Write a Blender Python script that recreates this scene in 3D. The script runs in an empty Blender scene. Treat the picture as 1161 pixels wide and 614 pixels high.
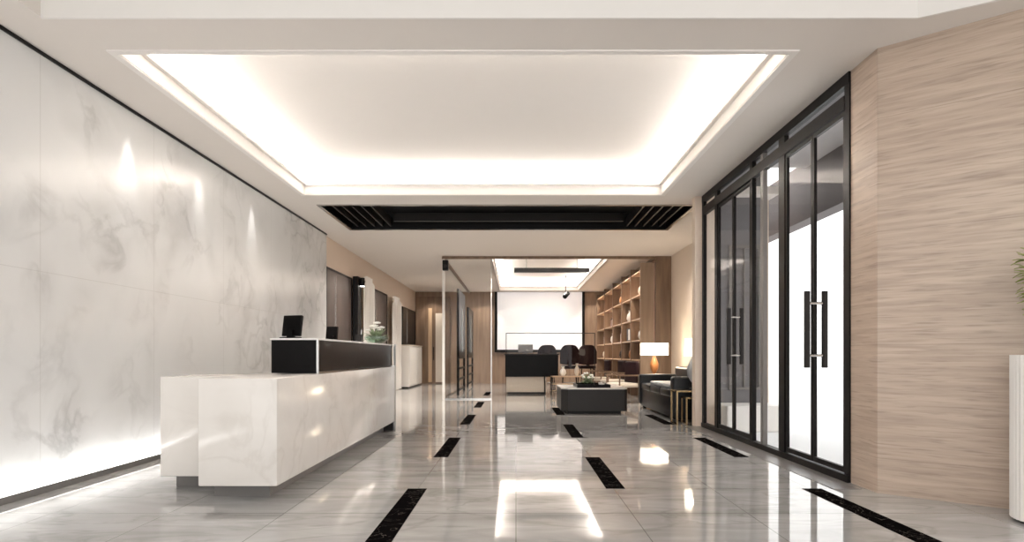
import bpy, bmesh, math, random
from mathutils import Vector, Matrix
random.seed(7)
S = bpy.context.scene
C = S.collection
F, H = 720.0, 1.1           # focal length in px of the 1161 px frame, eye height in metres

# ------------------------------------------------------------------ materials
def nmat(name):
    m = bpy.data.materials.new(name); m.use_nodes = True
    nt = m.node_tree; b = nt.nodes['Principled BSDF']
    return m, nt, b
def srgb(r, g, b):
    f = lambda c: (c/255/12.92) if c/255 <= .04045 else ((c/255+.055)/1.055)**2.4
    return (f(r), f(g), f(b), 1)
def plain(name, col, rough=.5, metal=0, noise=.0, scale=8, emit=None, es=0, coat=0, spec=.5):
    m, nt, b = nmat(name)
    b.inputs['Roughness'].default_value = rough
    b.inputs['Metallic'].default_value = metal
    b.inputs['Coat Weight'].default_value = coat; b.inputs['Specular IOR Level'].default_value = spec
    tc = nt.nodes.new('ShaderNodeTexCoord')
    n = nt.nodes.new('ShaderNodeTexNoise'); n.inputs['Scale'].default_value = scale; n.inputs['Detail'].default_value = 4
    nt.links.new(tc.outputs['Object'], n.inputs['Vector'])
    r = nt.nodes.new('ShaderNodeMix'); r.data_type = 'RGBA'
    c = srgb(*col); k = 1-noise
    r.inputs[6].default_value = (c[0]*k, c[1]*k, c[2]*k, 1); r.inputs[7].default_value = c
    nt.links.new(n.outputs['Fac'], r.inputs[0]); nt.links.new(r.outputs[2], b.inputs['Base Color'])
    if emit:
        b.inputs['Emission Color'].default_value = srgb(*emit); b.inputs['Emission Strength'].default_value = es
    return m
def math_n(nt, op, a, b=None, clamp=False):
    n = nt.nodes.new('ShaderNodeMath'); n.operation = op; n.use_clamp = clamp
    for i, v in enumerate((a, b)):
        if v is None: continue
        if isinstance(v, (int, float)): n.inputs[i].default_value = v
        else: nt.links.new(v, n.inputs[i])
    return n.outputs[0]
def mixc(nt, fac, a, b, blend='MIX'):
    n = nt.nodes.new('ShaderNodeMix'); n.data_type = 'RGBA'; n.blend_type = blend
    if isinstance(fac, (int, float)): n.inputs[0].default_value = fac
    else: nt.links.new(fac, n.inputs[0])
    for i, v in ((6, a), (7, b)):
        if isinstance(v, tuple): n.inputs[i].default_value = v
        else: nt.links.new(v, n.inputs[i])
    return n.outputs[2]
def joint(nt, coord, period, off, w):
    """1 on a thin line every `period` metres of a coordinate"""
    a = math_n(nt, 'ADD', coord, -off + period/2 + 1000*period)
    f = math_n(nt, 'MODULO', a, period)
    d = math_n(nt, 'ABSOLUTE', math_n(nt, 'SUBTRACT', f, period/2))
    return math_n(nt, 'LESS_THAN', d, w)
def veins(nt, vec, scale, dist, width, rot=.6):
    mp = nt.nodes.new('ShaderNodeMapping'); mp.inputs['Rotation'].default_value = (rot, rot*.7, rot*1.3)
    nt.links.new(vec, mp.inputs['Vector'])
    n = nt.nodes.new('ShaderNodeTexNoise'); n.inputs['Scale'].default_value = scale
    n.inputs['Detail'].default_value = 6; n.inputs['Distortion'].default_value = dist
    nt.links.new(mp.outputs[0], n.inputs['Vector'])
    d = math_n(nt, 'ABSOLUTE', math_n(nt, 'SUBTRACT', n.outputs['Fac'], .5))
    return math_n(nt, 'SUBTRACT', 1, math_n(nt, 'MULTIPLY', d, 1/width, True), True)

def stone_floor():
    m, nt, b = nmat('polished grey tile')
    tc = nt.nodes.new('ShaderNodeTexCoord'); v = tc.outputs['Object']
    sp = nt.nodes.new('ShaderNodeSeparateXYZ'); nt.links.new(v, sp.inputs[0])
    jx = joint(nt, sp.outputs[0], .805, 0, .003); jy = joint(nt, sp.outputs[1], .805, 5.22, .0045)
    j = math_n(nt, 'MAXIMUM', jx, jy)
    mp = nt.nodes.new('ShaderNodeMapping'); mp.inputs['Scale'].default_value = (.8, 2.4, 1)
    nt.links.new(v, mp.inputs['Vector'])
    n = nt.nodes.new('ShaderNodeTexNoise'); n.inputs['Scale'].default_value = 1.4; n.inputs['Detail'].default_value = 8; n.inputs['Distortion'].default_value = 1.2
    nt.links.new(mp.outputs[0], n.inputs['Vector'])
    rr = nt.nodes.new('ShaderNodeMapRange'); rr.inputs[1].default_value = .3; rr.inputs[2].default_value = .7
    nt.links.new(n.outputs['Fac'], rr.inputs[0])
    c = mixc(nt, rr.outputs[0], srgb(158, 156, 154), srgb(188, 186, 184))
    vn = veins(nt, mp.outputs[0], .9, 1.0, .03)
    c = mixc(nt, math_n(nt, 'MULTIPLY', vn, .35), c, srgb(120, 117, 115))
    # tile to tile tone
    fx = math_n(nt, 'FLOOR', math_n(nt, 'DIVIDE', sp.outputs[0], .805))
    fy = math_n(nt, 'FLOOR', math_n(nt, 'DIVIDE', math_n(nt, 'SUBTRACT', sp.outputs[1], 5.22), .805))
    cb = nt.nodes.new('ShaderNodeCombineXYZ'); nt.links.new(fx, cb.inputs[0]); nt.links.new(fy, cb.inputs[1])
    wn = nt.nodes.new('ShaderNodeTexWhiteNoise'); nt.links.new(cb.outputs[0], wn.inputs['Vector'])
    c = mixc(nt, math_n(nt, 'MULTIPLY', wn.outputs['Value'], .12), c, srgb(135, 133, 131))
    c = mixc(nt, math_n(nt, 'MULTIPLY', j, .75), c, srgb(96, 92, 90))
    nt.links.new(c, b.inputs['Base Color'])
    b.inputs['Roughness'].default_value = .045
    b.inputs['Specular IOR Level'].default_value = .75
    return m
def marble(name, base, vein, rough, seam=None, amount=.5, sc=.8):
    m, nt, b = nmat(name)
    tc = nt.nodes.new('ShaderNodeTexCoord'); v = tc.outputs['Object']
    n = nt.nodes.new('ShaderNodeTexNoise'); n.inputs['Scale'].default_value = sc; n.inputs['Detail'].default_value = 5
    nt.links.new(v, n.inputs['Vector'])
    c = mixc(nt, n.outputs['Fac'], srgb(*base), srgb(*[int(k*.93) for k in base]))
    v1 = veins(nt, v, sc*1.1, .7, .16, .7); v2 = veins(nt, v, sc*2.2, .5, .05, .9)
    n2 = nt.nodes.new('ShaderNodeTexNoise'); n2.inputs['Scale'].default_value = sc*1.2
    nt.links.new(v, n2.inputs['Vector'])
    msk = nt.nodes.new('ShaderNodeMapRange'); msk.inputs[1].default_value = .42; msk.inputs[2].default_value = .62
    nt.links.new(n2.outputs['Fac'], msk.inputs[0])
    f = math_n(nt, 'MULTIPLY', math_n(nt, 'ADD', math_n(nt, 'MULTIPLY', v1, .55), math_n(nt, 'MULTIPLY', v2, .6)), msk.outputs[0], True)
    c = mixc(nt, math_n(nt, 'MULTIPLY', f, amount), c, srgb(*vein))
    if seam:
        sp = nt.nodes.new('ShaderNodeSeparateXYZ'); nt.links.new(v, sp.inputs[0])
        j = math_n(nt, 'MAXIMUM', joint(nt, sp.outputs[1], seam, .3, .004), joint(nt, sp.outputs[2], 1.77, 0, .003))
        c = mixc(nt, math_n(nt, 'MULTIPLY', j, .25), c, srgb(150, 145, 140))
    nt.links.new(c, b.inputs['Base Color']); b.inputs['Roughness'].default_value = rough
    return m
def streaked(name, a, bb, dark, sc=(.5, .5, 9), rough=.4, seams=True):
    m, nt, b = nmat(name)
    tc = nt.nodes.new('ShaderNodeTexCoord'); v = tc.outputs['Object']
    mp = nt.nodes.new('ShaderNodeMapping'); mp.inputs['Scale'].default_value = sc
    nt.links.new(v, mp.inputs['Vector'])
    n = nt.nodes.new('ShaderNodeTexNoise'); n.inputs['Scale'].default_value = 2; n.inputs['Detail'].default_value = 7; n.inputs['Distortion'].default_value = .5
    nt.links.new(mp.outputs[0], n.inputs['Vector'])
    r = nt.nodes.new('ShaderNodeMapRange'); r.inputs[1].default_value = .32; r.inputs[2].default_value = .68
    nt.links.new(n.outputs['Fac'], r.inputs[0])
    c = mixc(nt, r.outputs[0], srgb(*a), srgb(*bb))
    n2 = nt.nodes.new('ShaderNodeTexNoise'); n2.inputs['Scale'].default_value = 5; n2.inputs['Detail'].default_value = 5
    nt.links.new(mp.outputs[0], n2.inputs['Vector'])
    f = math_n(nt, 'MULTIPLY', math_n(nt, 'SUBTRACT', n2.outputs['Fac'], .54), 5, True)
    c = mixc(nt, math_n(nt, 'MULTIPLY', f, .6), c, srgb(*dark))
    if seams:
        sp = nt.nodes.new('ShaderNodeSeparateXYZ'); nt.links.new(v, sp.inputs[0])
        c = mixc(nt, math_n(nt, 'MULTIPLY', joint(nt, sp.outputs[2], .9, .28, .003), .3), c, srgb(110, 95, 82))
    nt.links.new(c, b.inputs['Base Color']); b.inputs['Roughness'].default_value = rough
    return m
def black_marble():
    m, nt, b = nmat('black marble')
    tc = nt.nodes.new('ShaderNodeTexCoord')
    vn = veins(nt, tc.outputs['Object'], 5, 1.5, .012, .3)
    c = mixc(nt, math_n(nt, 'MULTIPLY', vn, .4), srgb(14, 12, 12), srgb(120, 112, 105))
    nt.links.new(c, b.inputs['Base Color']); b.inputs['Roughness'].default_value = .45
    b.inputs['Specular IOR Level'].default_value = .0; b.inputs['IOR'].default_value = 1.01
    return m
def glass(name, tint=(.96, .98, .98), refl=1.0, base=0.0):
    m = bpy.data.materials.new(name); m.use_nodes = True; nt = m.node_tree; nt.nodes.clear()
    o = nt.nodes.new('ShaderNodeOutputMaterial'); t = nt.nodes.new('ShaderNodeBsdfTransparent'); g = nt.nodes.new('ShaderNodeBsdfGlossy')
    t.inputs[0].default_value = (*tint, 1); g.inputs[0].default_value = (1, 1, 1, 1); g.inputs['Roughness'].default_value = .02
    fr = nt.nodes.new('ShaderNodeFresnel'); fr.inputs[0].default_value = 1.45
    ge = nt.nodes.new('ShaderNodeNewGeometry')
    k = math_n(nt, 'ADD', math_n(nt, 'MULTIPLY', fr.outputs[0], refl), base, True)
    k = math_n(nt, 'MULTIPLY', k, math_n(nt, 'SUBTRACT', 1, ge.outputs['Backfacing']))
    mx = nt.nodes.new('ShaderNodeMixShader'); nt.links.new(k, mx.inputs[0]); nt.links.new(t.outputs[0], mx.inputs[1]); nt.links.new(g.outputs[0], mx.inputs[2])
    nt.links.new(mx.outputs[0], o.inputs[0])
    return m
def wave_wood(name, a, bb, rough=.35):
    return streaked(name, a, bb, tuple(int(k*.8) for k in a), sc=(4, 4, .35), rough=rough, seams=False)

MT = dict(
    floor=stone_floor(),
    marble=marble('white wall marble', (224, 224, 223), (148, 147, 146), .24, seam=1.6, amount=.55),
    desk=marble('cream desk marble', (232, 226, 220), (196, 188, 180), .14, amount=.45, sc=1.2),
    trav=streaked('beige travertine', (194, 176, 159), (170, 151, 135), (134, 117, 103), sc=(.8, .8, 14)),
    ceil=plain('ceiling paint', (226, 219, 212), .8, noise=.02),
    ceilw=plain('bright ceiling paint', (238, 233, 228), .8, noise=.02),
    beige=plain('warm beige plaster', (218, 202, 186), .7, noise=.04, scale=2),
    blk=plain('black metal', (18, 16, 16), .4, metal=.0, noise=.2, spec=.2),
    dark=plain('near black lacquer', (13, 10, 10), .28, noise=.2, spec=.1),
    dgrey=plain('charcoal lacquer', (42, 39, 38), .4, noise=.15, spec=.25),
    slot=plain('recess black', (10, 9, 9), .3, noise=.3),
    chrome=plain('brushed steel', (200, 198, 195), .18, metal=1, noise=.1),
    gold=plain('champagne brass', (205, 180, 140), .25, metal=1, noise=.1),
    leather=plain('black leather', (20, 22, 26), .35, noise=.3, scale=20, spec=.3),
    silver=plain('silver grey velvet', (150, 152, 156), .5, noise=.3, scale=14),
    burg=plain('dark burgundy leather', (36, 15, 20), .5, noise=.3, scale=14, spec=.2),
    taupe=wave_wood('dark taupe veneer', (84, 72, 66), (66, 56, 52)),
    brown=wave_wood('brown veneer', (158, 136, 116), (134, 111, 92)),
    walnut=wave_wood('walnut veneer', (136, 113, 94), (108, 87, 70)),
    pale=wave_wood('pale oak', (205, 178, 148), (190, 160, 128)),
    white=plain('white lacquer', (236, 233, 229), .4, noise=.03),
    cream=plain('cream upholstery', (215, 205, 192), .7, noise=.1, scale=20),
    shade=plain('glowing linen shade', (255, 246, 230), .8, emit=(255, 240, 214), es=2.6),
    screen=plain('backlit white screen', (245, 246, 248), .5, emit=(250, 250, 255), es=.2),
    led=plain('led diffuser', (255, 255, 255), .5, emit=(255, 252, 246), es=6),
    warmled=plain('warm led diffuser', (255, 240, 215), .5, emit=(255, 232, 195), es=5),
    leaf=plain('green leaf', (168, 184, 84), .5, noise=.5, scale=12),
    pleaf=plain('pale green leaf', (160, 176, 140), .5, noise=.4, scale=12),
    petal=plain('white petal', (244, 244, 238), .6, noise=.05),
    soil=plain('dark soil', (40, 32, 26), .9, noise=.4, scale=40),
    grey=plain('grey exterior render', (122, 120, 122), .8, noise=.1),
    lgrey=plain('light soffit render', (205, 203, 204), .8, noise=.05),
    dbeam=plain('dark beam cladding', (92, 84, 84), .6, noise=.1),
    pave=plain('pale exterior paving', (232, 234, 236), .6, noise=.05),
    inlay=black_marble(),
    glass=glass('clear glass', (.985, .99, .99), refl=.3), tglass=glass('display glass', (.98, .98, .98), .15, .01),
    bowl=glass('green tinted glass', (.8, .9, .84), 1, .05),
    rose=plain('rose beige panel', (206, 176, 158), .5, noise=.08),
    book=plain('muted red bindings', (120, 60, 50), .6, noise=.3),
    terra=plain('amber ceramic', (176, 118, 72), .3, noise=.2),
    lineer=plain('floor edge grey', (120, 116, 113), .3, noise=.1),
)

# ------------------------------------------------------------------ builders
class MB:
    def __init__(s): s.bm = bmesh.new()
    def box(s, x0, x1, y0, y1, z0, z1, bev=0, seg=2, M=None):
        r = bmesh.ops.create_cube(s.bm, size=1)
        vs = r['verts']
        for v in vs:
            v.co = Vector(((x0+x1)/2 + v.co.x*abs(x1-x0), (y0+y1)/2 + v.co.y*abs(y1-y0), (z0+z1)/2 + v.co.z*abs(z1-z0)))
        if M is not None:
            for v in vs: v.co = M @ v.co
        if bev:
            es = list({e for v in vs for e in v.link_edges})
            bmesh.ops.bevel(s.bm, geom=es, offset=bev, segments=seg, profile=.5, affect='EDGES')
        return s
    def tube(s, p0, p1, r0, r1=None, seg=12):
        p0, p1 = Vector(p0), Vector(p1); d = p1-p0; r1 = r0 if r1 is None else r1
        M = Matrix.Translation((p0+p1)/2) @ d.to_track_quat('Z', 'Y').to_matrix().to_4x4()
        bmesh.ops.create_cone(s.bm, cap_ends=True, segments=seg, radius1=r0, radius2=r1, depth=d.length, matrix=M)
        return s
    def lathe(s, prof, c=(0, 0), seg=32):
        rings = []
        for r, z in prof:
            rings.append([s.bm.verts.new((c[0]+r*math.cos(2*math.pi*i/seg), c[1]+r*math.sin(2*math.pi*i/seg), z)) for i in range(seg)])
        for a, b in zip(rings, rings[1:]):
            for i in range(seg): s.bm.faces.new((a[i], a[(i+1) % seg], b[(i+1) % seg], b[i]))
        s.bm.faces.new(rings[0][::-1]); s.bm.faces.new(rings[-1])
        return s
    def ball(s, c, r, sx=1, sy=1, sz=1, sub=2):
        M = Matrix.Translation(c) @ Matrix.Diagonal((r*sx, r*sy, r*sz, 1))
        bmesh.ops.create_icosphere(s.bm, subdivisions=sub, radius=1, matrix=M); return s
    def prism(s, pts, z0, z1):
        a = [s.bm.verts.new((x, y, z0)) for x, y in pts]; b = [s.bm.verts.new((x, y, z1)) for x, y in pts]
        n = len(pts); s.bm.faces.new(a[::-1]); s.bm.faces.new(b)
        for i in range(n): s.bm.faces.new((a[i], a[(i+1) % n], b[(i+1) % n], b[i]))
        return s
    def leaf(s, base, d, L, w):
        base = Vector(base); d = Vector(d).normalized(); side = d.cross(Vector((0, 0, 1))); side = side.normalized() if side.length > .01 else Vector((1, 0, 0))
        up = side.cross(d); rows = []
        for t, k, dr in ((0, .08, 0), (.3, .9, .05), (.6, .8, .03), (1, .02, -.12)):
            p = base + d*L*t + up*L*dr
            rows.append((s.bm.verts.new(p-side*w*k/2), s.bm.verts.new(p-up*w*.12), s.bm.verts.new(p+side*w*k/2)))
        for a, b in zip(rows, rows[1:]):
            s.bm.faces.new((a[0], a[1], b[1], b[0])); s.bm.faces.new((a[1], a[2], b[2], b[1]))
        return s
    def build(s, name, mat, parent=None, label=None, smooth=False, cat=None, group=None, kind=None):
        me = bpy.data.meshes.new(name)
        bmesh.ops.recalc_face_normals(s.bm, faces=s.bm.faces)
        if parent is not None:
            q = parent; off = Vector((0, 0, 0))
            while q is not None: off += q.location; q = q.parent
            for v in s.bm.verts: v.co -= off
        s.bm.to_mesh(me); s.bm.free(); me.materials.append(MT[mat])
        if smooth:
            for p in me.polygons: p.use_smooth = True
            try: me.set_sharp_from_angle(angle=math.radians(40))
            except Exception: pass
        o = bpy.data.objects.new(name, me); C.objects.link(o)
        if parent is not None: o.parent = parent
        tag(o, label, cat, group, kind)
        return o
def tag(o, label=None, cat=None, group=None, kind=None):
    if label: o['label'] = label
    if cat: o['category'] = cat
    if group: o['group'] = group
    if kind: o['kind'] = kind
    return o
def thing(name, label, cat, loc=(0, 0, 0), group=None):
    o = bpy.data.objects.new(name, None); o.empty_display_size = .1; C.objects.link(o); o.location = loc
    return tag(o, label, cat, group)
def struct(name, mb, mat, label=None, cat=None, **k):
    return mb.build(name, mat, kind='structure', label=label, cat=cat, **k)
def copy_tree(o, parent=None):
    c = o.copy(); C.objects.link(c); c.parent = parent
    for ch in o.children: copy_tree(ch, c)
    return c
def B(*a, **k): return MB().box(*a, **k)

CE = 3.54
# ------------------------------------------------------------------ floor and outside ground
m = MB(); m.prism([(-3.95, -6), (2.93, -6), (2.93, -2), (3.6, -2), (9, 0), (2.93, 5.1), (2.93, 9.86), (4.05, 9.86), (4.05, 24.6), (-3.95, 24.6)], -.1, 0)
struct('floor', m, 'floor', 'polished light grey marble tile floor with mirror reflections', 'floor')
m = B(2.95, 40, 5.2, 60, -.16, -.02); struct('floor_outside', m, 'pave', 'pale sunlit paving outside the glass doors', 'ground')

# floor inlays
def strip(x, y, lab):
    B(x-.078, x+.078, y+.006, y+1.6, -.02, .0025).build('floor_inlay', 'inlay', label=lab, cat='floor strip', group='black marble strips set in the floor')
strip(-.81, 3.62, 'black marble floor strip nearest the camera, right of the reception desk front')
strip(-.81, 6.83, 'second black floor strip from the camera in the row along the reception desk')
strip(-.81, 10.04, 'third black floor strip in the left row, just past the reception desk end')
strip(-.81, 13.25, 'fourth black floor strip in the left row, in front of the glass partition')
strip(-.81, 17.2, 'farthest dark floor strip in the left row, inside the glass partition')
strip(.82, 5.22, 'large black floor strip in the middle row, nearest the camera')
strip(.82, 8.43, 'black floor strip in the middle row between near strip and coffee table')
strip(.82, 11.64, 'short black floor strip touching the left corner of the coffee table')
strip(2.43, 3.62, 'black floor strip at the foot of the beige stone wall')
strip(2.43, 6.83, 'black floor strip beside the sill of the far glass door pair')
strip(2.43, 10.04, 'black floor strip in front of the black leather sofa')

# ------------------------------------------------------------------ walls
struct('wall_left', B(-4.1, -3.82, -1, 12.8, 0, CE), 'marble', 'white grey-veined marble wall behind the reception desk', 'wall')
struct('wall_left_rear', B(-4.2, -3.9, 12.8, 24.6, 0, CE), 'beige', 'warm beige wall beyond the marble wall', 'wall')
struct('baseboard_left', B(-3.82, -3.76, -1, 12.8, 0, .055), 'lineer', 'grey metal skirting with upward light below marble wall', 'skirting')
struct('trim_1', B(-3.82, -3.805, -1, 12.8, CE-.03, CE-.004), 'blk', 'thin black shadow line along the top of the marble wall', 'trim')
struct('trim_2', B(-3.80, -3.775, -1, 12.8, .0551, .062), 'led', 'white light strip along the foot of the marble wall', 'light strip')
struct('wall_back', B(-4.2, 4.2, 24.6, 24.8, 0, CE+.5), 'brown', 'brown wood panelled wall at the far end', 'wall')
# right stone walls
m = MB(); d = Vector((.77, -.64)); a = Vector((2.88, 5.06)); e = a + d*5.2
n = Vector((.64, .77))*.25
m.prism([(2.88, 5.46), tuple(a), tuple(e), tuple(e+n), (3.14, 5.28), (3.14, 5.46)], 0, CE+.0)
struct('wall_right', m, 'trav', 'beige horizontally streaked travertine wall turning beside the glass doors', 'wall')
struct('wall_right_pier', B(2.76, 3.14, 9.78, 9.95, 0, CE), 'beige', 'narrow beige pier at the far end of the glass doors', 'wall')
struct('wall_right_return', B(3.14, 3.84, 9.86, 10.0, 0, CE+.4), 'grey', 'grey rendered wall seen outside through the far doors', 'wall')
struct('wall_right_bay', B(3.84, 3.98, 10.0, 15.7, 0, CE), 'beige', 'beige wall of the sofa bay', 'wall')
struct('wall_right_panel', B(3.46, 4.2, 15.7, 15.8, 0, CE), 'walnut', 'tall brown wood panel behind the wide table lamp', 'wall')
struct('wall_right_rear', B(3.46, 3.6, 15.8, 24.6, 0, CE), 'rose', 'lounge side wall behind the display shelves', 'wall')
struct('trim_3', B(3.42, 3.46, 15.8, 24.6, CE-.07, CE-.01), 'walnut', 'dark cornice line along the lounge side wall', 'trim')

# ------------------------------------------------------------------ ceiling
T = .12
m = MB()
m.box(-4.1, 4.2, 4.6, 5.14, CE, CE+T)
m.box(-4.1, -3.43, 1.5, 4.6, CE, CE+T)
m.prism([(2.9, 4.6), (3.31, 4.37), (6.5, 2.0), (8.5, 2.0), (4.2, 4.6)], CE, CE+T)
m.box(-4.1, -3.22, 5.14, 9.65, CE, CE+T)
m.box(2.21, 3.0, 5.14, 9.65, CE, CE+T)
m.box(-4.1, 4.0, 9.65, 10.33, CE, CE+T)
m.box(-4.1, -3.22, 10.33, 12.35, CE, CE+T)
m.box(2.93, 4.0, 10.33, 12.35, CE, CE+T)
m.box(-4.2, 4.2, 12.35, 16.2, CE, CE+T)
m.box(-4.2, -.62, 16.2, 24.0, CE, CE+T)
m.box(2.35, 4.2, 16.2, 24.0, CE, CE+T)
m.box(-4.2, 4.2, 24.0, 24.6, CE, CE+T)
struct('ceiling', m, 'ceil', 'flat warm white plaster ceiling with recessed coffers', 'ceiling')
# near tray
m = MB(); m.prism([(-3.55, 1.5), (-3.55, 4.72), (3.0, 4.72), (3.6, 4.4), (8.5, 2.4), (8.5, 1.5)], CE+.14, CE+.2)
struct('ceiling_tray', m, 'ceilw', 'pale raised ceiling tray nearest the camera', 'ceiling')
m = MB(); m.box(-3.43, 2.9, 4.58, 4.598, CE-.012, CE+.139); m.prism([(2.9, 4.58), (2.9, 4.598), (3.31, 4.368), (6.5, 1.998), (6.48, 1.99), (3.3, 4.35)], CE-.012, CE+.139)
struct('trim_5', m, 'white', 'whiter painted edge imitating the lit rim of the nearest ceiling tray', 'trim')  # added facing; the lit look of the tray edge is painted in whiter
# main coffer: riser CE..CE+.16, ledge outward, void to CE+.36
def coffer(x0, x1, y0, y1, led, z1=.16, z2=.36, w=.3, mat='ceilw', nm='ceiling_coffer', lab=''):
    m = MB()
    a = CE+.001; b = CE+z1; c = CE+z2
    g = .006
    for q in ((x0-.03, x0+g, y0-.03, y1+.03), (x1-g, x1+.03, y0-.03, y1+.03), (x0+g, x1-g, y0-.03, y0+g), (x0+g, x1-g, y1-g, y1+.03)):
        m.box(*q, a-.001, b)
    for q in ((x0, x0+.05, y0, y1), (x1-.05, x1, y0, y1), (x0+.05, x1-.05, y0, y0+.05), (x0+.05, x1-.05, y1-.05, y1)): m.box(*q, b-.03, b-.001)
    for q in ((x0-w, x0-.03, y0-w, y1+w), (x1+.03, x1+w, y0-w, y1+w), (x0-.03, x1+.03, y0-w, y0-.03), (x0-.03, x1+.03, y1+.03, y1+w)):
        m.box(*q, b-.03, b)
    for q in ((x0-w-.03, x0-w, y0-w, y1+w), (x1+w, x1+w+.03, y0-w, y1+w), (x0-w, x1+w, y0-w-.03, y0-w), (x0-w, x1+w, y1+w, y1+w+.03)):
        m.box(*q, b-.03, c)
    m.box(x0-w-.03, x1+w+.03, y0-w-.03, y1+w+.03, c, c+.05)
    struct(nm, m, mat, lab, 'ceiling')
    def area(x, y, sx, sy):
        l = bpy.data.lights.new('cove light', 'AREA'); l.shape = 'RECTANGLE'; l.size = sx; l.size_y = sy
        l.energy = led*max(sx, sy); l.color = (1, .975, .94)
        o = bpy.data.objects.new('cove_light', l); o.location = (x, y, b+.02); o.rotation_euler = (math.pi, 0, 0); C.objects.link(o)
    k = w*.55
    area(x0-k, (y0+y1)/2, .06, y1-y0); area(x1+k, (y0+y1)/2, .06, y1-y0)
    area((x0+x1)/2, y1+k, x1-x0, .06); area((x0+x1)/2, y0-k, x1-x0, .06)
coffer(-3.22, 2.21, 5.14, 9.65, 15.5, lab='large rectangular coffer with glowing white cove edges')
coffer(-.62, 2.35, 16.2, 24.0, 15, z1=.16, z2=.42, nm='ceiling_coffer_rear', lab='lounge ceiling coffer with white cove light')
# mouldings round the main coffer
m = MB(); z0 = CE-.012
for q in ((-3.28, -3.22, 5.08, 9.71), (2.21, 2.27, 5.08, 9.71), (-3.22, 2.21, 5.08, 5.14), (-3.22, 2.21, 9.65, 9.71)): m.box(*q, z0, CE)
struct('trim_4', m, 'ceilw', 'thin white moulding round the large ceiling coffer', 'trim')

# black air slot
t = thing('ceiling_grille', 'long black recessed air grille in the ceiling behind the coffer', 'air grille', (-.15, 11.33, CE))
m = MB(); x0, x1, y0, y1 = -3.18, 2.90, 10.36, 12.32
for q in ((x0-.015, x0, y0, y1, CE-.0, CE+.3), (x1, x1+.008, y0, y1, CE, CE+.3), (x0, x1, y1, y1+.008, CE, CE+.3), (x0, x1, y0-.008, y0, CE, CE+.3), (x0, x1, y0, y1, CE+.3, CE+.32)): m.box(*q)
m.build('housing', 'slot', t)
m = MB()
for q in ((x0-.06, x0, y0-.05, y1+.06), (x1, x1+.06, y0-.05, y1+.06), (x0, x1, y0-.05, y0), (x0, x1, y1, y1+.06)): m.box(*q, CE-.015, CE+.0)
m.build('frame', 'chrome', t, 'pale metal frame')
for side in (0, 1):
    for i in range(5):
        xx = (x0+.12+i*.16) if side == 0 else (x1-.12-i*.16)
        B(xx-.012, xx+.012, y0+.02, y1-.02, CE+.04, CE+.2).build('louver', 'dgrey', t)
B(x0+.9, x1-.9, y1-.5, y1-.44, CE+.05, CE+.2).build('baffle', 'dgrey', t)
for i in (-1.6, -.15, 1.3):
    MB().tube((i-.1, y1-.012, CE+.2), (i-.1, y1, CE+.2), .03).build('highlight_disc', 'silver', t, 'small silver disc imitating a soft highlight', smooth=True)  # unlit silver discs, coloured to stand for soft highlights in the recess

# ------------------------------------------------------------------ glazed entrance on the right
GX0, GX1 = 2.86, 2.92
t = thing('entrance_frame', 'black metal frame around the tall glass entrance doors', 'door frame', (2.89, 7.62, 0))
def yx(x): return 2.88*F/(x-585)
B(2.86, 2.92, 5.46, 9.78, 3.44, CE-.002).build('head_beam', 'blk', t)
B(2.86, 2.92, 5.54, 9.72, 3.24, 3.36).build('transom_bar', 'blk', t)
B(2.85, 2.93, 5.46, 9.78, 0, .06).build('sill', 'blk', t)
posts = [(5.46, 5.54), (6.78, 6.93), (7.38, 7.68), (9.04, 9.16), (9.70, 9.78)]
for i, (a, b) in enumerate(posts):
    if i == 2: continue
    B(2.865, 2.915, a, b, .06, 3.44).build('post', 'blk', t)
B(2.865, 2.915, 7.70, 7.78, .06, 3.44).build('post', 'blk', t)
for (a, b) in ((5.54, 6.78), (7.78, 9.04)):
    B(2.885, 2.895, a, b, 3.36, 3.44).build('transom_pane', 'glass', t)
B(2.865, 2.915, 7.36, 7.44, .06, 3.44).build('post', 'lineer', t, 'slim grey post')
B(2.885, 2.895, 7.44, 7.70, .06, 3.44).build('fixed_pane', 'glass', t)
B(2.885, 2.895, 6.93, 7.36, .06, 3.44).build('fixed_pane', 'glass', t)
B(2.885, 2.895, 9.16, 9.70, .06, 3.44).build('fixed_pane', 'glass', t)
def leaf(n, y0, y1, hs, lab, hl=.37, handle=True):
    t = thing('door_%d' % n, lab, 'door', (2.89, (y0+y1)/2, .06)); t['kind'] = 'structure'
    w = .03
    m = MB()
    m.box(2.875, 2.905, y0, y0+w, .07, 3.23); m.box(2.875, 2.905, y1-w, y1, .07, 3.23)
    m.box(2.875, 2.905, y0+w, y1-w, .07, .12); m.box(2.875, 2.905, y0+w, y1-w, 3.19, 3.23)
    m.build('stile_frame', 'blk', t)
    B(2.888, 2.896, y0+w, y1-w, .13, 3.18).build('pane', 'glass', t)
    if not handle: return
    hy = y1-.035; zc = 1.345
    m = MB()
    for sx in (-1, 1):
        xx = 2.89 + sx*.085
        m.box(xx-.028, xx+.028, hy-.014, hy+.014, zc-hl, zc+hl, bev=.006)
    h = m.build('handle', 'dgrey', t, 'long vertical pull handle', smooth=True)
    m = MB()
    for z in (zc-hl*.68, zc+hl*.68): m.tube((2.80, hy, z), (2.985, hy, z), .014)
    m.build('standoff', 'chrome', h, smooth=True)
leaf(1, 5.55, 6.155, 1, 'nearest glass door leaf with long dark handle, beside the travertine wall')
leaf(2, 6.165, 6.77, 0, 'second glass door leaf of the near pair, without pull handle', handle=False)
leaf(3, 7.79, 8.405, 1, 'near leaf of the far glass door pair')
leaf(4, 8.415, 9.03, 0, 'farthest glass door leaf, beside the beige pier', handle=False)
struct('trim_6', B(2.6, 2.83, 5.2, 9.78, 0, .004), 'lineer', 'narrow grey stone threshold before the glass doors', 'threshold')

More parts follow.
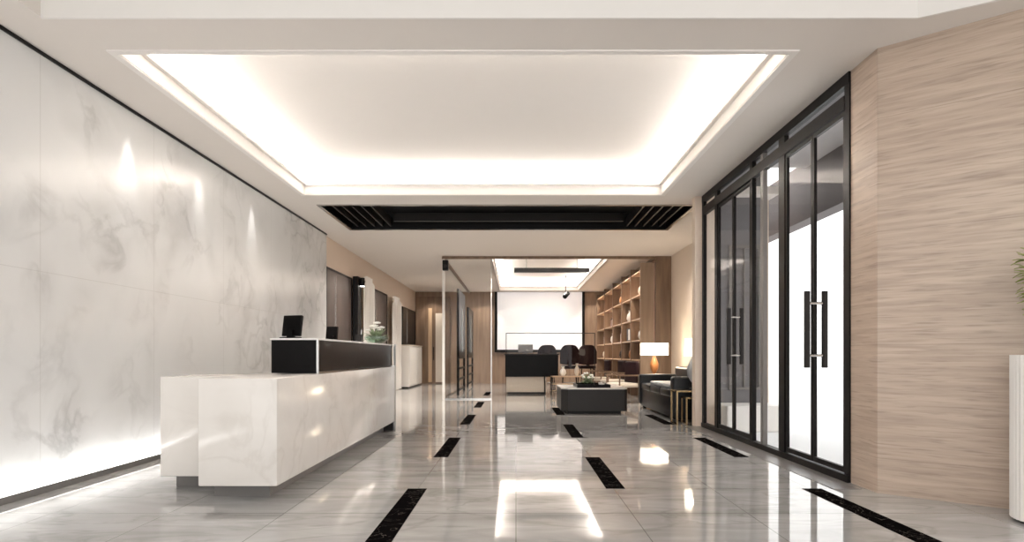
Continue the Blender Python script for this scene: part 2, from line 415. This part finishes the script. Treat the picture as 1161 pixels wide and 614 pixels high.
# outside
struct('ceiling_outside', B(2.96, 4.5, 3.0, 9.85, 4.0, 4.1), 'lgrey', 'pale canopy soffit outside the doors', 'canopy')
struct('trim_7', B(4.5, 4.75, 3.0, 24, 3.2, 4.1), 'dbeam', 'dark canopy edge beam outside the doors', 'canopy')
struct('wall_outside_upper', B(2.96, 3.12, 5.3, 9.85, 3.56, 4.0), 'grey', 'grey wall strip above the doors outside', 'wall')
B(3.06, 3.95, 9.2, 9.84, -.02, .36, bev=.02).build('stone_ledge', 'white', label='low white stone ledge outside the far glass doors', cat='ledge')
t = thing('window_1', 'pale framed window on the grey wall outside the far doors', 'window', (3.55, 9.83, 1.0)); t['kind'] = 'structure'
m = MB()
for q in ((3.3, 3.34, .6, 2.75), (3.76, 3.8, .6, 2.75), (3.3, 3.8, .56, .6), (3.3, 3.8, 2.75, 2.8), (3.53, 3.55, .6, 2.75)): m.box(q[0], q[1], 9.83, 9.86, q[2], q[3])
m.build('window_frame', 'lineer', t); B(3.34, 3.76, 9.845, 9.855, .6, 2.75).build('window_pane', 'tglass', t)

# ------------------------------------------------------------------ reception desk
t = thing('reception_desk', 'long cream marble reception desk with raised black counter', 'reception desk', (-2.1, 7, 0))
B(-2.37, -1.78, 4.73, 9.29, .12, .927, bev=.012).build('body', 'desk', t, smooth=True)
B(-2.87, -2.372, 5.12, 5.9, .12, .925, bev=.01).build('side_wing', 'desk', t, 'set-back marble wing beside the wall', smooth=True)
B(-2.85, -1.92, 5.331, 9.2, 0, .119).build('plinth', 'lineer', t, 'recessed grey plinth')
B(-2.35, -1.92, 4.95, 5.33, 0, .119).build('plinth', 'lineer', t, 'recessed grey plinth')
B(-2.23, -1.815, 5.79, 9.27, .935, 1.235).build('raised_counter', 'dark', t, 'glossy black raised counter')
B(-2.24, -1.80, 5.78, 9.28, 1.236, 1.252).build('counter_top', 'white', t, 'thin pale counter edge')
m = MB(); m.box(-1.815, -1.795, 5.78, 9.28, .928, .945); m.box(-1.815, -1.795, 5.775, 5.79, .945, 1.236); m.build('trim_rail', 'chrome', t, 'slim steel edging')
B(-1.79, -1.765, 9.291, 9.315, 0, 1.252).build('corner_post', 'chrome', t, 'slim steel corner post')
B(-2.37, -1.80, 9.291, 9.36, .0, .927).build('end_panel', 'dgrey', t, 'dark end panel')

def monitor(name, lab, x, y, z, w, h, rz, mat='dark', cat='monitor', lean=9):
    t = thing(name, lab, cat, (0, 0, 0))
    R = Matrix.Rotation(math.radians(lean), 4, 'X')
    B(-w/2, w/2, -.016, .016, .02, .02+h, bev=.006, M=R).build('screen_case', mat, t)
    B(-w/2+.012, w/2-.012, -.0185, -.0165, .035, .005+h, M=R).build('display', 'slot', t)
    B(-.03, .03, -.02, .03, .008, .02+h*.3).build('stand', mat, t); B(-.08, .08, -.05, .07, 0, .01).build('base', mat, t)
    t.location = (x, y, z+.004); t.rotation_euler = (0, 0, rz)
    return t
monitor('computer_monitor', 'black monitor tilted on the near end of the raised counter', -2.13, 6.02, 1.253, .21, .2, math.radians(180-20))
monitor('payment_terminal', 'small dark terminal further along the raised counter', -2.12, 7.3, 1.253, .14, .15, math.radians(170), cat='terminal')
t = thing('pen_holder', 'small dark square pen holder on the counter before the flower bowl', 'pen holder', (-2.0, 8.1, 1.253))
m = MB()
for q in ((-.04, .04, -.04, -.032), (-.04, .04, .032, .04), (-.04, -.032, -.032, .032), (.032, .04, -.032, .032)): m.box(-2+q[0], -2+q[1], 8.1+q[2], 8.1+q[3], 1.253, 1.36)
m.box(-2.032, -1.968, 8.068, 8.132, 1.253, 1.26); m.build('cup', 'dgrey', t)
for dx, c in ((-.012, 'blk'), (.012, 'chrome')): MB().tube((-2+dx, 8.1, 1.262), (-2+dx*2.5, 8.11, 1.42), .005, seg=8).build('pen', c, t)
t = thing('flower_bowl', 'pale green glass bowl of white blossoms on the counter end', 'flower arrangement', (-1.98, 9.02, 1.253))
MB().lathe([(.06, 1.253), (.11, 1.27), (.17, 1.33), (.17, 1.36), (.155, 1.36), (.1, 1.29), (.05, 1.275)], (-1.98, 9.02)).build('bowl', 'bowl', t, smooth=True)
m = MB()
for i in range(70):
    a = random.random()*6.28; el = random.uniform(.0, 1.3); m.leaf((-1.98+.04*math.cos(a), 9.02+.04*math.sin(a), 1.32), (math.cos(a)*math.cos(el), math.sin(a)*math.cos(el), math.sin(el)), random.uniform(.1, .19), .05)
m.build('leaves', 'pleaf', t, smooth=True)
for i in range(9):
    a = i*.7; r = .02 + .1*(i % 3)/2; z = 1.44 + .08*(1-r/.12) + random.uniform(0, .05)
    m = MB()
    for k in range(6):
        b = k*1.047; m.ball((-1.98+r*math.cos(a)+.022*math.cos(b), 9.02+r*math.sin(a)+.022*math.sin(b), z), .022, 1, 1, .6, sub=1)
    m.ball((-1.98+r*math.cos(a), 9.02+r*math.sin(a), z+.01), .012, sub=1)
    m.build('blossom', 'petal', t, smooth=True)

# ------------------------------------------------------------------ left rear wall: panels, curtain, low counter
def tall_panel(y0, y1, z1, lab, mat='taupe', z0=0.0, name='wardrobe_panel'):
    t = thing(name, lab, 'wall panel', (-3.87, (y0+y1)/2, z0))
    B(-3.899, -3.86, y0, y1, z0, z1).build('panel', mat, t)
    m = MB(); m.box(-3.86, -3.845, y0, y0+.04, z0, z1); m.box(-3.86, -3.845, y1-.04, y1, z0, z1); m.box(-3.86, -3.845, y0+.04, y1-.04, z1-.04, z1)
    m.build('frame', 'blk', t)
    B(-3.86, -3.85, (y0*2+y1)/3, (y0*2+y1)/3+.04, z0+.1, z1-.1).build('steel_inlay', 'chrome', t)
tall_panel(12.9, 14.9, 2.9, 'large dark taupe wall panel directly after the marble wall')
tall_panel(16.75, 19.0, 2.9, 'second dark taupe wall panel, behind the flower bowl')
tall_panel(21.6, 24.3, 2.75, 'far black wall panel near the brown end door', mat='dark', z0=1.45)
def curtain(y0, y1, z1, lab, x=-3.72, r=.25):
    m = MB(); N = 40; cols = []
    for i in range(N+1):
        u = i/N; y = y0+(y1-y0)*u; top = z1 - r*(1-math.sin(min(1, u*4)*math.pi/2)) - r*(1-math.sin(min(1, (1-u)*4)*math.pi/2))
        xx = x+.04*math.sin(u*math.pi*9)
        cols.append([m.bm.verts.new((xx, y, z)) for z in (.02, 1.2, top)])
    for a, b in zip(cols, cols[1:]):
        for k in range(2): m.bm.faces.new((a[k], b[k], b[k+1], a[k+1]))
    return m.build('curtain', 'white', label=lab, cat='curtain', smooth=True)
curtain(15.5, 16.6, 3.05, 'white curtain hanging between the two taupe wall panels')
curtain(19.1, 20.5, 2.9, 'white curtain hanging beyond the second taupe panel')
m = B(-3.84, -3.72, 14.95, 15.3, 0, 2.95).build('dark_post', 'blk', label='black post at the edge of the first taupe panel', cat='post')
t = thing('wall_spotlight', 'small black spotlight at the top of the black post', 'spotlight', (-3.66, 15.12, 2.8))
MB().tube((-3.66, 15.12, 2.74), (-3.66, 15.12, 2.93), .06).build('body', 'blk', t, smooth=True); MB().tube((-3.66, 15.12, 2.725), (-3.66, 15.12, 2.74), .05).build('lens', 'led', t)
B(-3.72, -3.6, 15.1, 15.14, 2.82, 2.86).build('bracket', 'blk', t)
t = thing('low_counter', 'white low cabinet against the left wall beyond the desk', 'cabinet', (-3.7, 22.2, 0))
B(-3.88, -3.5, 20.8, 23.6, .05, 1.4).build('body', 'white', t); B(-3.88, -3.48, 20.78, 23.62, 1.401, 1.43).build('worktop', 'cream', t); B(-3.86, -3.55, 20.9, 23.5, 0, .049).build('plinth', 'dgrey', t)
for i in range(2): B(-3.499, -3.49, 20.86+i*1.38, 22.18+i*1.38, .1, 1.35).build('door', 'white', t)
# end door
t = thing('door_5', 'brown wood double door at the end of the left passage', 'door', (-2.95, 24.55, 0)); t['kind'] = 'structure'
B(-3.85, -2.55, 24.5, 24.6, 0, 3.35).build('door_frame', 'walnut', t)
B(-3.38, -3.24, 24.47, 24.5, .05, 2.9).build('vertical_panel', 'pale', t); B(-3.1, -2.8, 24.47, 24.5, .05, 2.7).build('vertical_panel', 'cream', t)
MB().tube((-3.17, 24.44, .9), (-3.17, 24.44, 1.4), .015).build('handle', 'blk', t)

# ------------------------------------------------------------------ glass partition of the lounge
PY = 15.72
t = thing('glass_partition', 'clear glass wall with slim frame closing off the lounge', 'glass partition', (.8, PY, 0))
B(-1.82, 3.46, PY-.03, PY+.03, 3.47, 3.535).build('head_rail', 'walnut', t)
B(-1.82, -1.76, PY-.04, PY+.04, 0, 3.47).build('post', 'white', t, 'white corner post')
B(-.62, -.6, PY-.015, PY+.015, .03, 3.47).build('mullion', 'chrome', t)
B(-1.76, -.62, PY-.005, PY+.005, .03, 3.47).build('pane', 'glass', t)
B(-1.76, -.6, PY-.03, PY+.03, 0, .03).build('floor_rail', 'chrome', t)
B(-1.84, -1.78, PY+.04, 24.5, 3.47, 3.535).build('side_rail', 'walnut', t)
B(-1.815, -1.805, PY+.04, 24.5, .03, 3.47).build('side_pane', 'tglass', t)
B(-1.84, -1.78, PY+.04, 24.5, 0, .03).build('side_floor_rail', 'chrome', t)
c_ = B(-1.8, -1.66, PY-.2, PY-.05, 3.17, 3.42, bev=.015).build('corner_speaker', 'blk', t, 'small black speaker at the top of the corner post')
t = c_
MB().tube((-1.73, PY-.205, 3.27), (-1.73, PY-.2, 3.27), .045).build('cone', 'dgrey', t); B(-1.75, -1.71, PY-.05, PY-.04, 3.25, 3.32).build('bracket', 'blk', t)
def screen_panel(y0, y1, x, z1, lab):
    t = thing('folding_screen', lab, 'screen', (x, (y0+y1)/2, 0), 'dark slatted screens inside the glass wall')
    B(x-.03, x+.03, y0, y1, 1.0, z1).build('upper_panel', 'dark', t)
    m = MB()
    m.box(x-.03, x+.03, y0, y0+.08, 0, 1.0); m.box(x-.03, x+.03, y1-.08, y1, 0, 1.0)
    for z in (.1, .4, .7): m.box(x-.02, x+.02, y0+.08, y1-.08, z, z+.05)
    m.build('lower_lattice', 'blk', t); B(x+.03, x+.05, (y0+y1)/2-.04, (y0+y1)/2+.04, 1.2, 2.5).build('steel_inlay', 'chrome', t)
screen_panel(17.3, 19.4, -1.58, 2.9, 'nearer dark screen with lattice foot inside the glass wall')
screen_panel(21.3, 23.6, -1.62, 2.7, 'farther dark screen with lattice foot inside the glass wall')

# ------------------------------------------------------------------ lounge interior
t = thing('projection_screen', 'large bright white screen in dark frame on the far wall', 'screen', (.9, 24.5, 1.2))
B(-.72, 2.55, 24.5, 24.53, 1.3, 3.52).build('screen_surface', 'screen', t)
m = MB(); m.box(-.82, -.72, 24.46, 24.56, 1.2, 3.53); m.box(2.55, 2.65, 24.46, 24.56, 1.2, 3.53); m.box(-.72, 2.55, 24.46, 24.56, 1.2, 1.3); m.build('frame', 'blk', t, 'dark frame')
t = thing('pendant_bar', 'long black linear lamp hanging in the lounge ceiling coffer', 'pendant lamp', (1.0, 18.2, 3.5))
B(-.05, 2.1, 18.1, 18.3, 3.46, 3.58).build('housing', 'blk', t)
for x in (.3, 1.75): MB().tube((x, 18.2, 3.58), (x, 18.2, CE+.3), .008, seg=6).build('cable', 'blk', t)
t = thing('ceiling_spotlight', 'small black spotlight hanging in front of the white screen', 'spotlight', (1.72, 22, CE))
MB().tube((1.72, 22, 3.26), (1.72, 22, CE+.3), .012, seg=8).build('stem', 'blk', t); MB().tube((1.68, 21.9, 3.1), (1.80, 22.1, 3.24), .08).build('head', 'blk', t, smooth=True)

t = thing('bar_counter', 'black fronted counter on a beige base inside the lounge', 'counter', (.43, 18, 0))
B(-.3, 1.18, 17.7, 18.4, .49, 1.1).build('fascia', 'dark', t); B(-.33, 1.21, 17.66, 18.44, 1.101, 1.13).build('worktop', 'dgrey', t)
B(-.27, .85, 17.75, 18.35, .06, .489).build('base', 'cream', t, 'beige base'); B(-.24, .82, 17.8, 18.3, 0, .059).build('plinth', 'dgrey', t)
MB().tube((.8, 17.55, 0), (.8, 17.72, .6), .018, seg=8).build('strut', 'blk', t)
monitor('desk_monitor', 'grey monitor standing on the lounge counter', .27, 18.0, 1.131, .42, .24, math.pi, mat='silver')
t = thing('glass_screen', 'tall clear glass screen with thin dark edge behind the counter', 'glass screen', (1.0, 18.8, 0))
B(-.28, 2.32, 18.795, 18.805, .02, 1.73).build('pane', 'tglass', t)
m = MB(); m.box(-.3, -.28, 18.785, 18.815, 0, 1.75); m.box(2.32, 2.34, 18.785, 18.815, 0, 1.75); m.box(-.28, 2.32, 18.785, 18.815, 1.73, 1.75); m.build('edge_frame', 'dgrey', t)

def make_chair():
    t = thing('bar_chair', '', 'chair', (0, 0, 0), 'dark high chairs behind the lounge counter')
    B(-.25, .25, -.22, .24, .68, .78, bev=.035, seg=3).build('seat', 'burg', t, smooth=True)
    m = MB(); N = 16; th = .05   # rounded curved backrest
    rows = []
    for i in range(N+1):
        u = -1+2*i/N; x = .29*u; y = -.24+.10*u*u
        top = 1.40-.20*abs(u)**4; bot = .80+.04*abs(u)**3
        rows.append([m.bm.verts.new(p) for p in ((x, y, bot), (x, y, (bot+top)/2), (x, y, top), (x, y+th, top), (x, y+th, (bot+top)/2), (x, y+th, bot))])
    for a, b in zip(rows, rows[1:]):
        for k in range(6): m.bm.faces.new((a[k], a[(k+1) % 6], b[(k+1) % 6], b[k]))
    m.bm.faces.new(rows[0][::-1]); m.bm.faces.new(rows[-1])
    m.build('backrest', 'burg', t, smooth=True)
    for sx in (-1, 1):
        for sy in (-1, 1): MB().tube((sx*.23, sy*.21, 0), (sx*.18, sy*.17, .7), .013, .018, seg=8).build('leg', 'blk', t, smooth=True)
    for sy in (-1, 1): MB().tube((-.215, sy*.198, .25), (.215, sy*.198, .25), .01, seg=6).build('footrest', 'chrome', t)
    B(-.05, .05, -.2, -.16, .76, .86).build('back_bracket', 'blk', t)
    return t
ch = make_chair()
spots = [(.93, 19.25, 4, 'dark burgundy high chair nearest the counter monitor'),
         (1.62, 19.2, -3, 'dark burgundy high chair, middle of the three behind the glass screen'),
         (2.15, 19.4, 8, 'dark burgundy high chair at the right edge of the glass screen')]
for i, (x, y, r, lab) in enumerate(spots):
    o = ch if i == 0 else copy_tree(ch)
    o.location = (x, y, 0); o.rotation_euler = (0, 0, math.radians(r)); o['label'] = lab

t = thing('console_rack', 'low metal console rack with beige shelves right of the counter', 'rack', (1.4, 17.3, 0))
for z in (.12, .3, .5): B(.95, 1.9, 17.1, 17.5, z, z+.025).build('shelf', 'pale' if z > .2 else 'gold', t)
for x in (.95, 1.88):
    for y in (17.1, 17.48): B(x, x+.02, y, y+.02, 0, .525).build('leg', 'blk', t)
def vase(name, x, y, z, h, r, mat, lab, cat='vase', group=None):
    MB().lathe([(r*.5, z), (r, z+h*.3), (r*.85, z+h*.6), (r*.35, z+h*.8), (r*.5, z+h), (r*.4, z+h), (r*.25, z+h*.8)], (x, y), seg=20).build(name, mat, label=lab, cat=cat, smooth=True, group=group)
vase('vase', 1.28, 17.3, .526, .26, .09, 'white', 'white vase on the console rack nearest the counter')
vase('vase', 1.66, 17.3, .526, .34, .07, 'cream', 'tall cream vase on the right of the console rack')

# coffee table
t = thing('coffee_table', 'large charcoal block coffee table with white marble top corners', 'coffee table', (1.46, 12.5, 0))
m = MB(); x0, x1, y0, y1, c = .85, 2.08, 11.85, 13.25, .12
m.prism([(x0+c, y0), (x1-.05, y0), (x1, y0+.05), (x1, y1), (x0, y1), (x0, y0+c)], .05, .455)
m.build('body', 'dgrey', t)
m = MB(); m.prism([(x0+c, y0-.005), (x1-.045, y0-.005), (x1+.005, y0+.05), (x1+.005, y1), (x0-.005, y1), (x0-.005, y0+c)], .456, .48); m.build('marble_top', 'desk', t, 'white marble top')
B(x0+.12, x1-.1, y0+.12, y1-.1, 0, .049).build('plinth', 'blk', t)
t = thing('serving_tray', 'black rectangular tray in the middle of the coffee table', 'tray', (1.5, 12.3, .481))
B(1.15, 1.78, 11.95, 12.75, .481, .492).build('base', 'dark', t)
m = MB()
for q in ((1.15, 1.165, 11.95, 12.75), (1.765, 1.78, 11.95, 12.75), (1.165, 1.765, 11.95, 11.965), (1.165, 1.765, 12.735, 12.75)): m.box(*q, .4925, .54)
m.build('rim', 'dark', t)
t = thing('flower_centrepiece', 'low white flower centrepiece on the black tray', 'flower arrangement', (1.4, 12.4, .4925))
MB().lathe([(.08, .4925), (.13, .52), (.14, .58), (.12, .58), (.06, .53)], (1.4, 12.4), seg=20).build('bowl', 'bowl', t, smooth=True)
m = MB()
for i in range(50):
    a = random.random()*6.28; el = random.uniform(.2, 1.4); m.leaf((1.4, 12.4, .55), (math.cos(a)*math.cos(el), math.sin(a)*math.cos(el), math.sin(el)), random.uniform(.1, .22), .05)
m.build('leaves', 'pleaf', t)
for i in range(8):
    a = i*.8; m = MB(); m.ball((1.4+.1*math.cos(a), 12.4+.1*math.sin(a), .66+.04*(i % 3)), .035, 1, 1, .7, sub=1); m.build('blossom', 'petal', t, smooth=True)
def teacup(x, y, lab):
    t = thing('teacup', lab, 'cup', (x, y, .493), 'white cups on the coffee table tray')
    MB().lathe([(.05, .493), (.06, .5), (.02, .501)], (x, y), seg=16).build('saucer', 'white', t, smooth=True)
    MB().lathe([(.02, .502), (.035, .53), (.04, .56), (.036, .56), (.02, .515)], (x, y), seg=16).build('bowl', 'white', t, smooth=True)
teacup(1.66, 12.15, 'white cup and saucer at the near right corner of the tray'); teacup(1.66, 12.5, 'white cup and saucer at the far right of the tray')

# sofa (faces left)
t = thing('leather_sofa', 'black leather sofa with silver grey throw in the side bay', 'sofa', (3.05, 11.9, 0))
B(2.61, 3.5, 10.5, 13.3, .04, .40, bev=.03).build('base', 'leather', t, smooth=True)
B(2.58, 3.5, 10.42, 10.64, .03, .74, bev=.04, seg=3).build('armrest', 'leather', t, smooth=True)
B(2.58, 3.5, 13.2, 13.42, .08, .70, bev=.04, seg=3).build('armrest', 'leather', t, smooth=True)
B(3.32, 3.6, 10.5, 13.3, .3, .86, bev=.05, seg=3).build('backrest', 'leather', t, smooth=True)
for i in range(3): B(2.6, 3.34, 10.65+i*.85, 11.49+i*.85, .38, .53, bev=.04, seg=3).build('seat_cushion', 'leather', t, smooth=True)
for x in (2.66, 3.45):
    for y in (10.5, 13.3): B(x, x+.05, y, y+.05, 0, .1).build('leg', 'blk', t)
t.location.x += .0
B(2.59, 3.3, 10.75, 12.3, .532, .6, bev=.03, seg=3).build('throw_blanket', 'silver', label='silver grey folded throw lying on the black leather sofa', cat='throw', smooth=True)

# nest of brass tables
def frame_table(x0, x1, y0, y1, z, lab, tm='dark'):
    t = thing('side_table', lab, 'side table', ((x0+x1)/2, (y0+y1)/2, 0), 'nested brass side tables')
    w = .025
    m = MB()
    for y in (y0, y1-w):
        m.box(x0, x0+w, y, y+w, 0, z-w); m.box(x1-w, x1, y, y+w, 0, z-w); m.box(x0, x1, y, y+w, z-w, z)
    m.box(x0, x0+w, y0+w, y1-w, z-w, z); m.box(x1-w, x1, y0+w, y1-w, z-w, z)
    m.box(x0, x0+w, y0+w, y1-w, 0, w)
    m.build('frame', 'gold', t); B(x0+w, x1-w, y0+w, y1-w, z-.02, z-.002).build('tabletop', tm, t)
frame_table(2.52, 3.1, 9.97, 10.36, .54, 'larger brass framed side table in front of the sofa arm')
frame_table(2.68, 3.06, 10.01, 10.32, .43, 'smaller brass side table nested under the larger one')
def lamp(x, y, z, r, h0, h1, lab, body, square=False):
    t = thing('table_lamp', lab, 'lamp', (x, y, z))
    MB().lathe([(.06, z), (.07, z+.02), (.02, z+.03), (.02, z+.12)] , (x, y), seg=20).build('base', 'blk', t, smooth=True)
    zb = z+.12; zt = h0-.04; k = (zt-zb)
    MB().lathe([(.03, zb), (.09, zb+k*.3), (.1, zb+k*.6), (.04, zt), (.012, zt+.05)], (x, y), seg=24).build('body', body, t, smooth=True)
    if square: B(x-r, x+r, y-.16, y+.16, h0, h1).build('lamp_shade', 'shade', t, 'glowing warm white shade')
    else: MB().lathe([(r, h0), (r*.9, h1)], (x, y), seg=28).build('lamp_shade', 'shade', t, 'glowing warm white shade', smooth=True)
    l = bpy.data.lights.new('lamp bulb', 'POINT'); l.energy = 14; l.color = (1, .82, .6); l.shadow_soft_size = .1
    o = bpy.data.objects.new('lamp_bulb', l); o.location = (x, y-.3, h0+.1); C.objects.link(o)
lamp(2.84, 10.18, .541, .14, 1.08, 1.36, 'table lamp with glowing shade on the brass side table', 'silver')
t = thing('end_table', 'dark square end table behind the sofa under the wide lamp', 'side table', (3.2, 14.7, 0))
B(2.9, 3.5, 14.4, 15.0, .5, .54).build('tabletop', 'walnut', t)
for x in (2.92, 3.44):
    for y in (14.42, 14.94): B(x, x+.04, y, y+.04, 0, .5).build('leg', 'blk', t)
B(2.94, 3.46, 14.44, 14.96, .2, .22).build('shelf', 'walnut', t)
lamp(3.2, 14.7, .541, .29, 1.09, 1.37, 'table lamp with wide rectangular glowing shade behind the sofa', 'terra', True)

# open frame armchairs behind the coffee table
def make_arm():
    t = thing('armchair', '', 'armchair', (0, 0, 0), 'dark open frame armchairs by the shelves')
    B(-.3, .3, -.28, .28, .36, .46, bev=.04, seg=3).build('seat', 'cream', t, smooth=True)
    B(-.28, .28, .2, .3, .46, .95, bev=.04, seg=3).build('backrest', 'burg', t, smooth=True)
    for sx in (-1, 1):
        for sy in (-1, 1): MB().tube((sx*.3, sy*.26, 0), (sx*.3, sy*.24, .62), .018, seg=8).build('leg', 'walnut', t)
        B(sx*.3-.02, sx*.3+.02, -.28, .3, .62, .65).build('armrest', 'walnut', t)
    B(-.3, .3, -.26, -.23, .3, .34).build('seat_rail', 'walnut', t)
    return t
ar = make_arm()
for i, (x, y, r, lab) in enumerate([(2.45, 14.6, 70, 'dark wood armchair just behind the coffee table by the sofa'), (2.55, 16.6, 80, 'dark wood armchair beside the display shelves, inside the lounge'), (2.4, 18.3, 85, 'farther dark wood armchair along the display shelves')]):
    o = ar if i == 0 else copy_tree(ar)
    o.location = (x, y, 0); o.rotation_euler = (0, 0, math.radians(-r)); o['label'] = lab

# display shelving
t = thing('display_shelving', 'tall brown display shelving with lit niches along the lounge wall', 'shelving', (3.3, 20, 0))
SY = [15.85, 17.2, 18.7, 20.4, 22.3, 24.4]; SZ = [.45, .95, 1.45, 2.0, 2.6, 3.2]
B(3.43, 3.455, 15.85, 24.4, 0, 3.4).build('back_panel', 'rose', t)
for y in SY: B(3.1, 3.43, y-.02, y+.02, 0, 3.4).build('upright', 'walnut' if y > 16 else 'brown', t)
for k, z in enumerate(SZ):
    for a, b in zip(SY, SY[1:]):
        s = B(3.12, 3.43, a+.02, b-.02, z, z+.03).build('shelf', 'pale', t)
        if (k + int(a)) % 2 == 0: B(3.38, 3.42, a+.1, b-.1, z-.012, z-.001).build('light_strip', 'warmled', s, 'warm light strip')
for i, (y, k, kind, mat, lab) in enumerate([
    (16.5, 2, 'vase', 'white', 'white vase in the nearest shelf bay at mid height'),
    (16.5, 4, 'vase', 'cream', 'cream vase high in the nearest shelf bay'),
    (17.9, 1, 'vase', 'terra', 'amber vase low in the second shelf bay'),
    (18.2, 3, 'vase', 'white', 'white vase high in the second shelf bay'),
    (19.5, 1, 'vase', 'dgrey', 'charcoal vase low in the third shelf bay'),
    (19.5, 4, 'vase', 'terra', 'amber vase high in the third shelf bay'),
    (21.3, 2, 'vase', 'white', 'white vase in the fourth shelf bay at mid height'),
    (23.2, 1, 'vase', 'cream', 'cream vase in the farthest shelf bay')]):
    vase(kind, 3.27, y, SZ[k]+.031, .34, .1, mat, lab, group='vases on the display shelving')
t = thing('picture_frame', 'dark framed picture box on the second shelf bay', 'picture', (3.2, 17.8, SZ[2]))
B(3.14, 3.3, 17.45, 18.0, SZ[2]+.031, SZ[2]+.38).build('frame', 'blk', t); B(3.13, 3.139, 17.5, 17.7, SZ[2]+.06, SZ[2]+.35).build('print', 'white', t)
for bi, (y0, k, n) in enumerate([(19.0, 2, 8), (21.0, 3, 8), (16.0, 1, 7), (22.6, 2, 8)]):
    y = y0; place = ['third bay at mid height', 'fourth bay, high', 'nearest bay, low', 'farthest bay at mid height'][bi]
    for i in range(n):
        w = random.uniform(.03, .05); h = random.uniform(.22, .3)
        B(3.18, 3.38, y, y+w, SZ[k]+.031, SZ[k]+.031+h).build('book', random.choice(['book', 'cream', 'dgrey', 'terra']), label='upright book in the row on the display shelving, '+place, cat='book', group='books on the display shelving, '+place)
        y += w+.004

# ------------------------------------------------------------------ planter on the right
t = thing('tall_planter', 'tall white fluted planter with green shrub against travertine wall', 'planter', (3.55, 4.13, 0))
m = MB(); R = .27; n = 96
rings = []
for z in (.02, 1.1):
    rings.append([m.bm.verts.new((3.55+(R-.006*(i % 2))*math.cos(2*math.pi*i/n), 4.13+(R-.006*(i % 2))*math.sin(2*math.pi*i/n), z)) for i in range(n)])
rin = [[m.bm.verts.new((3.55+(R-.035)*math.cos(2*math.pi*i/n), 4.13+(R-.035)*math.sin(2*math.pi*i/n), z)) for i in range(n)] for z in (1.1, 1.0)]
for a, b in ((rings[0], rings[1]), (rings[1], rin[0]), (rin[0], rin[1])):
    for i in range(n): m.bm.faces.new((a[i], a[(i+1) % n], b[(i+1) % n], b[i]))
m.bm.faces.new(rings[0])
m.build('pot', 'white', t)
MB().tube((3.55, 4.13, 0), (3.55, 4.13, .02), .24, seg=48).build('foot', 'dgrey', t)
MB().tube((3.55, 4.13, 1.03), (3.55, 4.13, 1.05), .234, seg=48).build('soil', 'soil', t)
m = MB()
for i in range(7):
    a = i*.9; m.tube((3.55+.03*math.cos(a), 4.13+.03*math.sin(a), 1.05), (3.55+.13*math.cos(a), 4.13+.13*math.sin(a), 1.6), .008, .004, seg=6)
m.build('stems', 'soil', t)
m = MB()
for i in range(420):
    a = random.random()*6.28; rr = .16*math.sqrt(random.random()); z = random.uniform(1.32, 1.8)
    rr *= 1.0 if z > 1.45 else .6
    el = random.uniform(-.4, .9); m.leaf((3.52+rr*math.cos(a), 4.13+rr*math.sin(a), z), (math.cos(a)*math.cos(el), math.sin(a)*math.cos(el), math.sin(el)), random.uniform(.06, .11), .035)
m.build('foliage', 'leaf', t, smooth=True)

# ------------------------------------------------------------------ lights
def spot(x, y, z, e, ang, tx, ty, tz, col=(1, .97, .93), r=.03, blend=.6):
    l = bpy.data.lights.new('spot', 'SPOT'); l.energy = e; l.spot_size = math.radians(ang); l.spot_blend = blend; l.color = col; l.shadow_soft_size = r
    o = bpy.data.objects.new('wash_and_fill_spot', l); o.location = (x, y, z); C.objects.link(o)
    o.rotation_euler = (Vector((tx, ty, tz))-Vector((x, y, z))).to_track_quat('-Z', 'Y').to_euler()
for y in (6.25, 7.65, 9.17): spot(-3.70, y, CE-.03, 34, 38, -3.86, y, 1.0, blend=1)
# skirting light
l = bpy.data.lights.new('skirting light', 'AREA'); l.shape = 'RECTANGLE'; l.size = .04; l.size_y = 12; l.energy = 34; l.color = (1, .99, .97)
o = bpy.data.objects.new('skirting_light', l); o.location = (-3.74, 5.5, .075); o.rotation_euler = (math.pi, math.radians(12), 0); C.objects.link(o)
# fill spots added under the ceiling to brighten the dim rear
for (x, y, e) in ((-1, 13.6, 360), (1.6, 13.6, 330), (-2.9, 13.8, 380), (-2.9, 17.5, 420), (-2.9, 21.5, 420), (3.1, 13.2, 260), (-.2, 19.5, 320), (1.5, 22.5, 260)):
    spot(x, y, CE-.02 if not (-.62 < x < 2.35 and y > 16) else CE+.2, e, 130, x, y, 0, col=(1, .93, .84), r=.12, blend=1)
for y in (16.5, 18, 19.5, 21.5, 23.3): spot(2.7, y, CE-.03, 80, 90, 3.4, y, 1.6, col=(1, .86, .68), r=.05)
for x in (0, .9, 1.8): spot(x, 23.9, CE-.03, 8, 70, x, 24.5, 1.8, r=.04)
for x in (-1.25, -3.2, 3.05): spot(x, 23.7, CE-.03, 60, 80, x, 24.6, 1.6, r=.06, col=(1, .9, .78))  # added spots that brighten the dark back wall and end door

w = bpy.data.worlds.new('world'); S.world = w; w.use_nodes = True
bg = w.node_tree.nodes['Background']; bg.inputs[0].default_value = (1, .99, .975, 1); bg.inputs[1].default_value = 1.6

# ------------------------------------------------------------------ camera
cam = bpy.data.cameras.new('cam'); cam.sensor_width = 36; cam.lens = F/1161*36
cam.shift_x = -4.5/1161; cam.shift_y = 95/1161; cam.clip_end = 200
co = bpy.data.objects.new('camera', cam); co.location = (0, 0, H); co.rotation_euler = (math.pi/2, 0, 0); C.objects.link(co); S.camera = co
S.view_settings.view_transform = 'Standard'; S.view_settings.look = 'None'; S.view_settings.exposure = .5
S.cycles.max_bounces = 10; S.cycles.diffuse_bounces = 5; S.cycles.transparent_max_bounces = 12
